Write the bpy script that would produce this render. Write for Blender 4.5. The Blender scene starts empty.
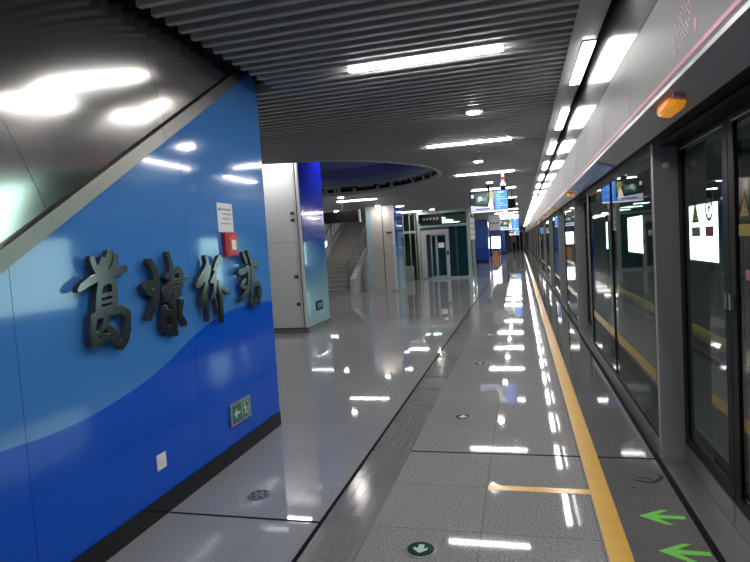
import bpy, bmesh, math, random
import numpy as np
from mathutils import Matrix, Vector
random.seed(7)
sc = bpy.context.scene
col = sc.collection

# ------------------------------------------------------------------ camera, world, exposure
H = 1.55
def _n(v): return v / np.linalg.norm(v)
_f = 564.0
_Y = _n(np.array([520 - 375, 238 - 281, _f]))            # platform direction as the lens sees it
_X = -_n(np.array([-1788 - 375, 381 - 281, _f])); _X = _n(_X - _Y * (_X @ _Y))
_Z = np.cross(_X, _Y)
_R = np.stack([_X, _Y, _Z])
cam = bpy.data.cameras.new('camera'); cam_ob = bpy.data.objects.new('camera', cam); col.objects.link(cam_ob)
cam.sensor_width = 36; cam.lens = 36 * _f / 750; cam.clip_start = .05; cam.clip_end = 300
_r, _u, _b = _R @ np.array([1, 0, 0]), _R @ np.array([0, -1, 0]), _R @ np.array([0, 0, -1])
cam_ob.matrix_world = Matrix(((_r[0], _u[0], _b[0], 0), (_r[1], _u[1], _b[1], 0), (_r[2], _u[2], _b[2], H), (0, 0, 0, 1)))
sc.camera = cam_ob
w = bpy.data.worlds.new('world'); sc.world = w; w.use_nodes = True
w.node_tree.nodes['Background'].inputs[0].default_value = (.6, .7, .8, 1)
w.node_tree.nodes['Background'].inputs[1].default_value = .02
sc.view_settings.view_transform = 'Standard'; sc.view_settings.look = 'None'
sc.view_settings.exposure = 2.1; sc.view_settings.gamma = 1; sc.view_settings.use_curve_mapping = False
sc.cycles.max_bounces = 10; sc.cycles.diffuse_bounces = 4; sc.cycles.glossy_bounces = 5
sc.cycles.transparent_max_bounces = 24; sc.cycles.sample_clamp_indirect = 6
sc.cycles.use_denoising = True
BAR, ROW, DOWN, AD = 13, 11, 60, 1.6   # lamp strengths

# ------------------------------------------------------------------ materials
MATS = {}
def mat(name, c, rough=.5, metal=0., emit=None, es=0., spec=.5, coat=0., var=.06, scale=14., rvar=.0, bump=0., aniso=0., stretch=None):
    if name in MATS: return MATS[name]
    m = bpy.data.materials.new(name); m.use_nodes = True; MATS[name] = m
    nt = m.node_tree; b = nt.nodes['Principled BSDF']; L = nt.links.new
    b.inputs['Metallic'].default_value = metal; b.inputs['Roughness'].default_value = rough
    b.inputs['Specular IOR Level'].default_value = spec; b.inputs['Coat Weight'].default_value = coat
    b.inputs['Coat Roughness'].default_value = .03
    if aniso: b.inputs['Anisotropic'].default_value = aniso
    tc = nt.nodes.new('ShaderNodeTexCoord'); no = nt.nodes.new('ShaderNodeTexNoise')
    no.inputs['Scale'].default_value = scale; no.inputs['Detail'].default_value = 4
    src = tc.outputs['Object']
    if stretch:
        mp = nt.nodes.new('ShaderNodeMapping'); mp.inputs['Scale'].default_value = stretch
        L(src, mp.inputs['Vector']); src = mp.outputs['Vector']
    L(src, no.inputs['Vector'])
    mx = nt.nodes.new('ShaderNodeMix'); mx.data_type = 'RGBA'
    mx.inputs['A'].default_value = tuple(x * (1 - var) for x in c) + (1,)
    mx.inputs['B'].default_value = tuple(min(1, x * (1 + var)) for x in c) + (1,)
    L(no.outputs['Fac'], mx.inputs['Factor']); L(mx.outputs['Result'], b.inputs['Base Color'])
    if rvar:
        mr = nt.nodes.new('ShaderNodeMapRange'); mr.inputs['To Min'].default_value = max(0, rough - rvar); mr.inputs['To Max'].default_value = rough + rvar
        L(no.outputs['Fac'], mr.inputs['Value']); L(mr.outputs['Result'], b.inputs['Roughness'])
    if bump:
        bp = nt.nodes.new('ShaderNodeBump'); bp.inputs['Strength'].default_value = bump; bp.inputs['Distance'].default_value = .002
        L(no.outputs['Fac'], bp.inputs['Height']); L(bp.outputs['Normal'], b.inputs['Normal'])
    if emit:
        b.inputs['Emission Color'].default_value = tuple(emit) + (1,); b.inputs['Emission Strength'].default_value = es
    return m

def glass(name, tint=(.78, .86, .84), ior=1.75, rough=0.):
    if name in MATS: return MATS[name]
    m = bpy.data.materials.new(name); m.use_nodes = True; MATS[name] = m
    nt = m.node_tree; nt.nodes.clear(); L = nt.links.new
    out = nt.nodes.new('ShaderNodeOutputMaterial'); mx = nt.nodes.new('ShaderNodeMixShader')
    tr = nt.nodes.new('ShaderNodeBsdfTransparent'); tr.inputs[0].default_value = tint + (1,)
    gl = nt.nodes.new('ShaderNodeBsdfGlossy'); gl.inputs['Roughness'].default_value = rough
    fr = nt.nodes.new('ShaderNodeFresnel'); fr.inputs[0].default_value = ior
    ge = nt.nodes.new('ShaderNodeNewGeometry'); mu = nt.nodes.new('ShaderNodeMath'); mu.operation = 'MULTIPLY'
    sb = nt.nodes.new('ShaderNodeMath'); sb.operation = 'SUBTRACT'; sb.inputs[0].default_value = 1
    L(ge.outputs['Backfacing'], sb.inputs[1]); L(fr.outputs[0], mu.inputs[0]); L(sb.outputs[0], mu.inputs[1])
    L(mu.outputs[0], mx.inputs[0]); L(tr.outputs[0], mx.inputs[1]); L(gl.outputs[0], mx.inputs[2]); L(mx.outputs[0], out.inputs[0])
    return m

def granite(name, c1, c2, rough, tile=None, grain=170., spec=.5, rvar=.03, mortar=.78):
    m = bpy.data.materials.new(name); m.use_nodes = True; MATS[name] = m
    nt = m.node_tree; b = nt.nodes['Principled BSDF']; L = nt.links.new
    b.inputs['Specular IOR Level'].default_value = spec
    tc = nt.nodes.new('ShaderNodeTexCoord')
    n1 = nt.nodes.new('ShaderNodeTexNoise'); n1.inputs['Scale'].default_value = grain; n1.inputs['Detail'].default_value = 3
    n2 = nt.nodes.new('ShaderNodeTexNoise'); n2.inputs['Scale'].default_value = 1.3; n2.inputs['Detail'].default_value = 3
    L(tc.outputs['Object'], n1.inputs['Vector']); L(tc.outputs['Object'], n2.inputs['Vector'])
    rp = nt.nodes.new('ShaderNodeValToRGB'); rp.color_ramp.elements[0].position = .36; rp.color_ramp.elements[1].position = .64
    rp.color_ramp.elements[0].color = c1 + (1,); rp.color_ramp.elements[1].color = c2 + (1,)
    L(n1.outputs['Fac'], rp.inputs['Fac']); last = rp.outputs['Color']
    if tile:
        br = nt.nodes.new('ShaderNodeTexBrick'); br.offset = 0; br.inputs['Scale'].default_value = 1
        br.inputs['Brick Width'].default_value = tile[0]; br.inputs['Row Height'].default_value = tile[1]
        br.inputs['Mortar Size'].default_value = .004; br.inputs['Mortar Smooth'].default_value = .3
        br.inputs['Color1'].default_value = (1, 1, 1, 1); br.inputs['Color2'].default_value = (.93, .93, .93, 1)
        br.inputs['Mortar'].default_value = (mortar, mortar, mortar, 1)
        mp = nt.nodes.new('ShaderNodeMapping'); mp.inputs['Location'].default_value = (tile[2], tile[3], 0)
        L(tc.outputs['Object'], mp.inputs['Vector']); L(mp.outputs['Vector'], br.inputs['Vector'])
        mx = nt.nodes.new('ShaderNodeMix'); mx.data_type = 'RGBA'; mx.blend_type = 'MULTIPLY'; mx.inputs['Factor'].default_value = 1
        L(last, mx.inputs['A']); L(br.outputs['Color'], mx.inputs['B']); last = mx.outputs['Result']
    L(last, b.inputs['Base Color'])
    mr = nt.nodes.new('ShaderNodeMapRange'); mr.inputs['To Min'].default_value = rough - rvar; mr.inputs['To Max'].default_value = rough + rvar
    L(n2.outputs['Fac'], mr.inputs['Value']); L(mr.outputs['Result'], b.inputs['Roughness'])
    return m

def lamp_mat(name, c, s): return mat(name, (.8, .8, .8), .4, emit=c, es=s)

# ------------------------------------------------------------------ mesh building
ORG = {}
class MB:
    def __init__(s): s.v = []; s.f = []; s.mi = []; s.sm = []
    def add(s, vs, fs, mi=0, sm=False):
        o = len(s.v); s.v += [tuple(p) for p in vs]
        for f in fs: s.f.append(tuple(i + o for i in f)); s.mi.append(mi); s.sm.append(sm)
        return s
    def box(s, x0, x1, y0, y1, z0, z1, mi=0):
        vs = [(x, y, z) for x in (x0, x1) for y in (y0, y1) for z in (z0, z1)]
        return s.add(vs, [(0, 1, 3, 2), (4, 6, 7, 5), (0, 4, 5, 1), (2, 3, 7, 6), (0, 2, 6, 4), (1, 5, 7, 3)], mi)
    def prism(s, poly, a, b, axis='x', mi=0):
        """poly of 2-d points swept along an axis: x -> (y,z), y -> (x,z), z -> (x,y)"""
        n = len(poly); A = sum(poly[i][0] * poly[(i + 1) % n][1] - poly[(i + 1) % n][0] * poly[i][1] for i in range(n))
        if A < 0: poly = poly[::-1]
        def p(q, t): return (t, q[0], q[1]) if axis == 'x' else ((q[0], t, q[1]) if axis == 'y' else (q[0], q[1], t))
        vs = [p(q, a) for q in poly] + [p(q, b) for q in poly]
        fs = [tuple(range(n))[::-1], tuple(range(n, 2 * n))] + [(i, (i + 1) % n, n + (i + 1) % n, n + i) for i in range(n)]
        if (axis == 'y') != (b < a): fs = [f[::-1] for f in fs]
        return s.add(vs, fs, mi)
    def tube(s, pts, r, n=10, mi=0):
        rings = []; P = [Vector(p) for p in pts]
        for i, p in enumerate(P):
            d = (P[min(i + 1, len(P) - 1)] - P[max(i - 1, 0)]).normalized()
            a = d.orthogonal().normalized() if abs(d.z) > .99 else d.cross(Vector((0, 0, 1))).normalized()
            b = d.cross(a)
            rr = r[i] if isinstance(r, (list, tuple)) else r
            rings.append([p + a * (rr * math.cos(2 * math.pi * k / n)) + b * (rr * math.sin(2 * math.pi * k / n)) for k in range(n)])
        vs = [q for g in rings for q in g]; fs = []
        for i in range(len(P) - 1):
            for k in range(n):
                fs.append((i * n + k, i * n + (k + 1) % n, (i + 1) * n + (k + 1) % n, (i + 1) * n + k))
        s.add(vs, fs, mi, True)
        m = len(P) - 1
        return s.add(rings[0], [tuple(range(n))[::-1]], mi).add(rings[m], [tuple(range(n))], mi)
    def lathe(s, c, prof, n=24, mi=0, sx=1., sy=1.):
        """prof [(r,z)] bottom to top about the vertical through c"""
        vs = []; fs = []
        for r, z in prof:
            for k in range(n):
                t = 2 * math.pi * k / n; vs.append((c[0] + sx * r * math.cos(t), c[1] + sy * r * math.sin(t), c[2] + z))
        for i in range(len(prof) - 1):
            for k in range(n): fs.append((i * n + k, i * n + (k + 1) % n, (i + 1) * n + (k + 1) % n, (i + 1) * n + k))
        fs.append(tuple(range(n))[::-1]); q = (len(prof) - 1) * n; fs.append(tuple(range(q, q + n)))
        return s.add(vs, fs, mi)
    def build(s, name, m, parent=None, org=None, bevel=0., seg=2):
        """links the collected shapes as ONE mesh object; under a parent the origin is the parent's"""
        po = ORG[parent.name] if parent else None
        if org is None: org = po if parent else (0, 0, 0)
        me = bpy.data.meshes.new(name)
        me.from_pydata([(x - org[0], y - org[1], z - org[2]) for x, y, z in s.v], [], s.f)
        for k in (m if isinstance(m, (list, tuple)) else [m]): me.materials.append(k)
        for p, i, g in zip(me.polygons, s.mi, s.sm): p.material_index = i; p.use_smooth = g
        me.update()
        o = bpy.data.objects.new(name, me); col.objects.link(o)
        ORG[o.name] = tuple(org)
        if parent:
            o.parent = parent; o.location = tuple(a - b for a, b in zip(org, po))
        else: o.location = org
        if bevel:
            b = o.modifiers.new('bevel', 'BEVEL'); b.width = bevel; b.segments = seg; b.limit_method = 'ANGLE'
        return o

def tag(o, label=None, cat=None, group=None, kind=None):
    for k, v in (('label', label), ('category', cat), ('group', group), ('kind', kind)):
        if v: o[k] = v
    return o
def empty(name, loc, label, cat, group=None):
    o = bpy.data.objects.new(name, None); col.objects.link(o); o.location = loc; o.empty_display_size = .1
    ORG[o.name] = tuple(loc)
    return tag(o, label, cat, group)
def struct(o): o['kind'] = 'structure'; return o
def copy_tree(o, loc=None, label=None, parent=None):
    c = o.copy(); col.objects.link(c)
    if parent: c.parent = parent
    if loc: c.location = loc; ORG[c.name] = tuple(loc)
    if label: c['label'] = label
    for ch in list(o.children): copy_tree(ch, parent=c)
    return c
def box(name, m, *a, **k): return MB().box(*a).build(name, m, **k)
ORD = 'first second third fourth fifth sixth seventh eighth ninth tenth eleventh twelfth thirteenth fourteenth fifteenth sixteenth seventeenth eighteenth nineteenth twentieth twenty-first twenty-second twenty-third twenty-fourth twenty-fifth twenty-sixth twenty-seventh twenty-eighth twenty-ninth thirtieth thirty-first thirty-second'.split()

def glyph(strokes, depth, res=.0045, bevel=.0025):
    """brush strokes [(u,v,r)...] united into one outline (distance field, marching squares), extruded by depth: mesh in (u,v,w)"""
    P = np.array([p for s in strokes for p in s]); pad = .03
    u0, u1 = P[:, 0].min() - pad, P[:, 0].max() + pad; v0, v1 = P[:, 1].min() - pad, P[:, 1].max() + pad
    U = np.arange(u0, u1, res); V = np.arange(v0, v1, res); gu, gv = np.meshgrid(U, V, indexing='ij')
    F = np.full(gu.shape, 9.)
    for s in strokes:
        for (ax, ay, ar), (bx, by, br) in zip(s[:-1], s[1:]):
            dx, dy = bx - ax, by - ay; L2 = dx * dx + dy * dy + 1e-9
            t = np.clip(((gu - ax) * dx + (gv - ay) * dy) / L2, 0, 1)
            F = np.minimum(F, np.hypot(gu - ax - t * dx, gv - ay - t * dy) - (ar + t * (br - ar)))
    nxt = {}
    def ip(i, j, k, l):
        a, b = F[i, j], F[k, l]; t = a / (a - b)
        return (U[i] + t * (U[k] - U[i]), V[j] + t * (V[l] - V[j]))
    E = {}
    def key(i, j, k, l):
        q = (min(i, k), min(j, l), 0 if j == l else 1)
        E[q] = ip(i, j, k, l); return q
    for i in range(len(U) - 1):
        for j in range(len(V) - 1):
            cs = [(i, j), (i + 1, j), (i + 1, j + 1), (i, j + 1)]; ins = [F[c] < 0 for c in cs]
            if all(ins) or not any(ins): continue
            ent = [k for k in range(4) if not ins[k] and ins[(k + 1) % 4]]; ext = [k for k in range(4) if ins[k] and not ins[(k + 1) % 4]]
            for a in ent:
                b = min(ext, key=lambda x: (x - a) % 4)
                ka = key(*cs[a], *cs[(a + 1) % 4]); kb = key(*cs[b], *cs[(b + 1) % 4]); nxt[kb] = ka
    loops = []
    while nxt:
        s0 = next(iter(nxt)); l = [s0]; k = nxt.pop(s0)
        while k != s0 and k in nxt: l.append(k); k = nxt.pop(k)
        if len(l) > 6: loops.append([E[q] for q in l])
    cu = bpy.data.curves.new('outline', 'CURVE'); cu.dimensions = '2D'; cu.fill_mode = 'BOTH'
    cu.extrude = depth / 2 - bevel; cu.bevel_depth = bevel; cu.bevel_resolution = 1
    for l in loops:
        l = np.array(l); l = (np.roll(l, 1, 0) + 2 * l + np.roll(l, -1, 0)) / 4
        l = l[::2] if len(l) > 40 else l
        sp = cu.splines.new('POLY'); sp.points.add(len(l) - 1); sp.use_cyclic_u = True
        for p, q in zip(sp.points, l): p.co = (q[0], q[1], 0, 1)
    ob = bpy.data.objects.new('outline', cu); col.objects.link(ob)
    dg = bpy.context.evaluated_depsgraph_get(); dg.update()
    me = bpy.data.meshes.new_from_object(ob.evaluated_get(dg))
    vs = [tuple(x.co) for x in me.vertices]; fs = [tuple(p.vertices) for p in me.polygons]
    bpy.data.objects.remove(ob); bpy.data.curves.remove(cu); bpy.data.meshes.remove(me)
    return vs, fs
YE = 72.0; YB = -5.0
# ------------------------------------------------------------------ shared materials
hall_stone = granite('polished_hall_granite', (.22, .225, .24), (.34, .345, .36), .03, (.6, .57, .27, .48), 120, spec=.22, rvar=.012, mortar=.82)
plat_stone = granite('speckled_platform_granite', (.17, .168, .168), (.345, .34, .335), .04, (.6, .57, .27, .48), 95, spec=.22, rvar=.015, mortar=.62)
edge_stone = granite('dark_edge_granite', (.09, .086, .087), (.155, .15, .15), .045, (.6, .57, .27, .48), 110, spec=.22, rvar=.015)
black_stone = mat('black_granite', (.012, .012, .014), .12)
joint_m = mat('dark_joint', (.006, .006, .007), .85, spec=.1)
tact_m = mat('tactile_grey_tile', (.17, .17, .168), .14, scale=60, var=.2)
yellow_m = mat('yellow_floor_paint', (.62, .36, .055), .22, var=.12, scale=9)
green_arrow = mat('green_floor_vinyl', (.12, .52, .04), .45)
slat_m = mat('grey_baffle_paint', (.38, .385, .385), .42, metal=.0)
plate_m = mat('dark_void_paint', (.022, .024, .024), .8)
soffit_m = mat('pale_soffit_paint', (.42, .42, .42), .35)
drum_m = mat('recess_grey_paint', (.36, .37, .38), .5)
band_m = mat('recess_blue_band', (.20, .25, .42), .45)
dome_m = mat('recess_deep_blue', (.12, .15, .42), .5)
black_m = mat('black_paint', (.006, .006, .007), .5, spec=.15)
steel = mat('brushed_stainless', (.46, .45, .435), .13, metal=1, var=.03, scale=20, stretch=(.3, .6, 6), aniso=.0)
trim_steel = mat('satin_stainless_trim', (.22, .215, .205), .36, metal=1, var=.02, scale=3)
dark_steel = mat('grey_post_steel', (.32, .325, .345), .42, metal=.3, rvar=.05, scale=30)
sill_steel = mat('grey_sill_steel', (.24, .24, .25), .33, metal=.7, rvar=.06, scale=22)
frame_black = mat('black_door_frame', (.009, .010, .011), .5, spec=.2)
fascia_hi = mat('glossy_white_fascia', (.14, .142, .144), .22, spec=.22, rvar=.03, scale=3, coat=.0, metal=.4)
fascia_lo = mat('satin_white_fascia', (.125, .122, .125), .42, spec=.15, rvar=.04, scale=4)
slant_m = mat('grey_slanted_fascia', (.42, .43, .45), .3)
pink_m = mat('crimson_line_print', (.50, .06, .16), .4)
pink_pale = mat('faded_crimson_print', (.36, .22, .27), .4)
blue_hi = mat('light_blue_glass_cladding', (.055, .225, .60), .09, coat=.3, var=.04, scale=1.2)
blue_lo = mat('deep_blue_glass_cladding', (.003, .085, .58), .09, coat=.0, spec=.4, var=.04, scale=1.2)
clear = glass('clear_door_glass', (.72, .86, .82), 1.8)
lift_glass = glass('greenish_lift_glass', (.55, .74, .70), 1.6)
white_paint = mat('white_panel_paint', (.66, .67, .67), .3)
letter_m = mat('dark_brushed_letter_metal', (.19, .19, .195), .17, metal=1, var=.02, scale=5)
letter_side = mat('dark_letter_edge', (.10, .10, .11), .4, metal=.8)
bar_m = lamp_mat('white_bar_light', (1, .98, .96), BAR)
row_m = lamp_mat('white_row_light', (1, .98, .96), ROW)
down_m = lamp_mat('white_downlight', (1, .95, .9), DOWN)
ad_m = lamp_mat('lit_ad_screen', (.93, 1, .98), AD)
white_print = mat('white_print', (.75, .76, .74), .4)
red_plastic = mat('red_plastic', (.45, .02, .025), .3)
alu = mat('silver_frame', (.5, .5, .5), .3, metal=.9)

# ------------------------------------------------------------------ setting: floor
struct(box('floor_hall', hall_stone, -12, -1.165, YB, YE, -.3, 0))
fp = struct(box('floor_platform', plat_stone, -1.165, .455, YB, YE, -.3, 0))
fe = struct(box('floor_edge', edge_stone, .455, 1.12, YB, YE, -.3, 0))
j = struct(box('trim_floor_joint', joint_m, -1.184, -1.158, YB, YE, .0004, .0016))
j = struct(box('trim_floor_joint', joint_m, -1.158, .83, 4.068, 4.09, .0004, .0012))
j = struct(box('trim_floor_joint', joint_m, -2.16, -1.184, 2.925, 2.945, .0004, .0012))
j = struct(box('trim_floor_groove', joint_m, .818, .852, YB, YE, .0004, .002))
# setting: tunnel
struct(box('floor_track_bed', mat('track_concrete', (.05, .05, .05), .8), 1.12, 4.28, YB, YE, -1.35, -1.1))
struct(box('wall_right', mat('tunnel_concrete', (.16, .19, .18), .75, var=.25, scale=3), 4.28, 4.5, YB, YE, -1.35, 4.2))
struct(box('wall_platform_edge', mat('track_concrete', (.05, .05, .05), .8), .95, 1.12, YB, YE, -1.35, -.3))
struct(box('ceiling_tunnel', plate_m, 1.18, 4.28, YB, YE, 4.0, 4.2))
struct(box('wall_end', mat('dark_end_wall', (.07, .075, .085), .5), -12, 4.5, YE, YE + .3, -1.35, 4.2))
struct(box('wall_back', mat('grey_hall_wall', (.22, .22, .23), .5), -12, 4.5, YB - .3, YB, -1.35, 4.2))
struct(box('wall_hall_far', mat('pale_hall_wall', (.34, .35, .36), .4), -12.2, -12, YB, YE, -.3, 4.2))
struct(box('wall_hall_back', mat('pale_hall_wall', (.34, .35, .36), .4), -12, -7.4, 29.5, 29.8, 0, 3.25))
# setting: baffle ceiling with a round recess
DC = (-4.2, 11.15); EA, EB = 2.68, 2.95; PITCH = 3.873; BAR_Y = 4.34; PI_ = PITCH / 29; CZ = 2.95   # CZ: underside of the baffles
sl = MB(); pl = MB()
n0 = int((YB - BAR_Y) / PI_); n1 = int((YE - BAR_Y) / PI_)
for k in range(n0, n1):
    y = BAR_Y + (k + .5) * PI_
    xl = -1.985 if y < 4.66 else -12
    d = 1 - ((y - DC[1]) / (EB + .02)) ** 2
    segs = [(xl, .415)]
    if d > 0 and y > 4.66:
        h = (EA + .02) * math.sqrt(d); segs = [(xl, DC[0] - h), (DC[0] + h, .415)]
    for a, b in segs:
        prof = [(y - .024, CZ + .006), (y - .019, CZ), (y + .019, CZ), (y + .024, CZ + .006), (y + .024, CZ + .09), (y - .024, CZ + .09)]
        sl.prism(prof, a, b, 'x')
        pl.box(min(a, -3.2) if y < 4.66 else a, b + .0, y - PI_ / 2, y + PI_ / 2, CZ + .15, CZ + .19)
ce = struct(pl.build('ceiling', plate_m))
s_ = struct(sl.build('ceiling_baffles', slat_m))
so = struct(box('trim_soffit', soffit_m, .415, .597, YB, YE, CZ - .005, CZ + .15))
struct(box('ceiling_slot', plate_m, .597, .653, YB, YE, CZ + .15, CZ + .19))
# the recess: grey drum, black air slots, blue band, deep blue top
def ring(mb, o0, o1, z0, z1, a0=0, a1=360, n=72, o1y=None):
    """elliptic ring about the recess, from offset o0 to o1 outside its rim"""
    n = max(2, int(n * (a1 - a0) / 360)); o1y = o1 if o1y is None else o1y
    for i in range(n):
        t0 = math.radians(a0 + (a1 - a0) * i / n); t1 = math.radians(a0 + (a1 - a0) * (i + 1) / n)
        q = [(DC[0] + (EA + o) * math.cos(t), DC[1] + (EB + p) * math.sin(t)) for o, p, t in ((o0, o0, t0), (o1, o1y, t0), (o1, o1y, t1), (o0, o0, t1))]
        mb.prism(q, z0, z1, 'z')
    return mb
dm = struct(ring(MB(), 0, .07, CZ - .01, CZ + .19).build('ceiling_recess', drum_m))
ring(MB(), -.22, .07, CZ + .19, CZ + .21).build('ledge', drum_m, dm)
ring(MB(), -.20, .07, CZ + .21, CZ + .36).build('blue_band', band_m, dm)
ring(MB(), -.32, .07, CZ + .36, CZ + .60).build('recess_drum', dome_m, dm)
MB().prism([(DC[0] + (EA + .07) * math.cos(t), DC[1] + (EB + .07) * math.sin(t)) for t in np.linspace(0, 2 * math.pi, 64, endpoint=False)], CZ + .60, CZ + .64, 'z').build('recess_top', dome_m, dm)
for a0, a1 in [(104.3, 105.0), (99.0, 102.6), (97.1, 97.8), (88.1, 95.1), (74.0, 86.2), (65.0, 71.8), (48.7, 62.5), (38.8, 46.3), (30.1, 35.6), (8.8, 26.0), (3.0, 6.5)]:
    ring(MB(), -.03, -.002, CZ + .065, CZ + .145, a0, a1, 160).build('air_slot', black_m, dm)

# ------------------------------------------------------------------ setting: fascia over the screen doors
fa = struct(MB().prism([(.674, 2.185), (.822, 2.140), (1.17, 2.140), (1.17, 4.0), (.674, 4.0)], YB, YE, 'y').build('wall_right_header', plate_m))
fh = MB(); fl = MB(); fs = MB(); k = 0
y = 3.64 - 2.24 * 4
while y < YE:
    a, b = max(YB, y + .002), min(YE, y + 2.238)
    fh.box(.653, .673, a, b, 2.592, 3.12); fl.box(.653, .673, a, b, 2.180, 2.585)
    y += 2.24
fh.build('upper_board', fascia_hi, fa); fl.build('lower_board', fascia_lo, fa)
fs.prism([(.653, 2.178), (.653, 2.158), (.820, 2.113), (.820, 2.135)], YB, YE, 'y').build('slanted_board', slant_m, fa)
MB().box(.8205, 1.17, YB, YE, 2.114, 2.139).build('underside', frame_black, fa)
MB().box(.6515, .653, YB, 40, 2.196, 2.214).build('route_line', pink_m, fa)
# faded crimson station names (slanted columns of small strokes) and a teardrop under them
for y0 in (2.445, 4.62, 6.81, 8.96, 11.2):
    tx = MB(); rr = random.Random(int(y0 * 10))
    for c in range(7):
        for r in range(9):
            if rr.random() < .3: continue
            yy = y0 + .03 + c * .034 + r * .012 - .12; zz = 2.43 - r * .020
            tx.box(.6518, .653, yy, yy + rr.uniform(.007, .017), zz, zz + rr.uniform(.008, .015))
    tx.build('station_lettering', pink_pale, fa)
    dr = [(y0 - .10 + .012 * math.cos(t) * (1 + .5 * math.sin(t)), 2.283 + .03 * math.sin(t)) for t in np.linspace(0, 2 * math.pi, 14, endpoint=False)]
    MB().prism(dr, .6518, .653, 'x').build('route_drop', pink_m, fa)
# faintly glowing blue strip with a pale stripe, on the slanted board further on
sg = MB(); 
n_ = Vector((-.045, 0, -.167)).normalized()
def slant(mb, y0, y1, t0, t1, h, mi=0):
    a = Vector((.653, 0, 2.158)); d = Vector((.167, 0, -.045))
    p = [a + d * t0, a + d * t1]; q = [v + n_ * h for v in p]
    return mb.prism([(p[0].x, p[0].z), (q[0].x, q[0].z), (q[1].x, q[1].z), (p[1].x, p[1].z)], y0, y1, 'y', mi)
bs = slant(MB(), 5.2, 7.84, .08, .92, .010).build('blue_strip', mat('blue_strip_face', (.10, .16, .28), .25, emit=(.05, .12, .3), es=.05), org=(.73, 6.5, 2.13))
tag(bs, 'blue strip with a pale stripe on the slanted fascia before the second orange lamp', 'sign')
tl = MB()
slant(tl, 6.1, 7.5, .72, .86, .011)
tl.build('pale_strip', mat('dull_pale_strip', (.38, .42, .46), .5), bs)

# ------------------------------------------------------------------ blue station-name wall and escalator side
YW = 4.65
def zt(y): return 1.54 + .608 * (y - 1.95)               # lower edge of the steel trim
core_m = mat('enclosure_core', (.1, .1, .1), .7)
wl = struct(MB().box(-3.2, -2.222, 4.421, YW, -.1, 3.08).build('wall_left', core_m))
wy = [-1.2, 0, .9, 1.87, 2.28, 2.88, 3.2, 3.46, 3.72, 3.97, 4.3, YW]; wz = [1.0, .93, .85, .78, .75, .84, .95, 1.06, 1.115, 1.14, 1.15, 1.12]
yy = np.linspace(-.45, YW, 70); zz = np.interp(yy, wy, wz); zz = np.convolve(np.pad(zz, 3, 'edge'), np.ones(7) / 7, 'valid')
def cut(y0, y1): return [(a, b) for a, b in zip(yy, zz) if y0 + .001 < a < y1 - .001]
up = MB(); lo = MB(); seams = [-.45, .86, 2.0, 3.39, YW]
for a, b in zip(seams[:-1], seams[1:]):
    za, zb = np.interp(a, yy, zz), np.interp(b, yy, zz); g = .0015
    c = [(a + g, za)] + cut(a, b) + [(b - g, zb)]
    lo.prism([(a + g, .12 if a > 0 else -.02)] + [(p, min(q, max(zt(p), -.01))) for p, q in c] + [(b - g, .12)], -2.22, -2.18, 'x')
    top = [(b - g, min(3.25, zt(b))), (a + g, min(3.25, zt(a)))]
    if b == YW: top = [(b - g, 3.08), (4.45, 3.08), (4.43, zt(4.43)), (a + g, zt(a))]
    if zt(a) < za:                                        # the trim crosses the wave far outside the frame
        continue
    up.prism(c + top, -2.22, -2.18, 'x')
lo.build('lower_panel', blue_lo, wl); up.build('upper_panel', blue_hi, wl)
struct(box('baseboard_left', black_stone, -2.22, -2.165, -1.2, YW - .02, 0, .12))
# stainless cladding of the escalator, leaning back from the trim
es = empty('escalator_side', (-2.18, 2.0, zt(2.0)), 'brushed stainless steel flank of the escalator rising above the blue wall', 'escalator')
dv = Vector((0, 1, .608)).normalized(); upv = Vector((0, -.608, 1)).normalized()
LEAN, CURVE, TWIST = math.radians(6.6), math.radians(8.3), math.radians(2.2)
def skin(s, h):                                           # s along the slope from (2.0, zt), h up the panel; the sheet bellies out a little over the trim
    p = Vector((-2.185, 2.0, zt(2.0))) + dv * s + upv * h
    p.x += LEAN * h - CURVE * h * h / 2 + TWIST * max(0, s) * h
    return p
def hmax(s): return min(2.6, (3.06 - zt(2.0) - s * dv.z) / upv.z)
def panel(s0, s1):
    N = 12; Mh = 20; vs = []
    for i in range(N + 1):
        s_i = s0 + (s1 - s0) * i / N
        for j_ in range(Mh + 1): vs.append(skin(s_i, .07 + (max(.09, hmax(s_i)) - .07) * j_ / Mh))
    fs = [(i * (Mh + 1) + j_, (i + 1) * (Mh + 1) + j_, (i + 1) * (Mh + 1) + j_ + 1, i * (Mh + 1) + j_ + 1) for i in range(N) for j_ in range(Mh)]
    mb = MB().add(vs, fs, 0, True)
    rim = [i * (Mh + 1) for i in range(N + 1)] + [N * (Mh + 1) + q for q in range(1, Mh + 1)] + [i * (Mh + 1) + Mh for i in range(N - 1, -1, -1)] + [q for q in range(Mh - 1, 0, -1)]
    R0 = [vs[q] for q in rim]; R1 = [v - Vector((.02, 0, 0)) for v in R0]; n = len(rim)
    mb.add(R0 + R1, [(q, n + q, n + (q + 1) % n, (q + 1) % n) for q in range(n)] + [tuple(range(n, 2 * n))[::-1]])
    return mb.build('cladding_panel', steel, es)
ss = [-2.4, -1.30, .33, 1.50, 2.62]
for a, b in zip(ss[:-1], ss[1:]): panel(a + .0015, b - .0015)
tr = MB()
def trim(s0, s1):
    a, b = skin(s0, 0), skin(s1, 0); q = []
    for p in (a, b):
        for dx, dh in ((.035, .004), (.035, .085), (-.03, .095), (-.03, .004)):
            q.append((-2.185 + dx, p.y + upv.y * dh, p.z + upv.z * dh))
    fs = [(0, 1, 2, 3), (7, 6, 5, 4), (0, 4, 5, 1), (1, 5, 6, 2), (2, 6, 7, 3), (3, 7, 4, 0)]
    return MB().add(q, fs)
for a, b in ((-2.4, 1.42), (1.425, 2.74)): trim(a, b).build('edge_trim', trim_steel, es)
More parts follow.
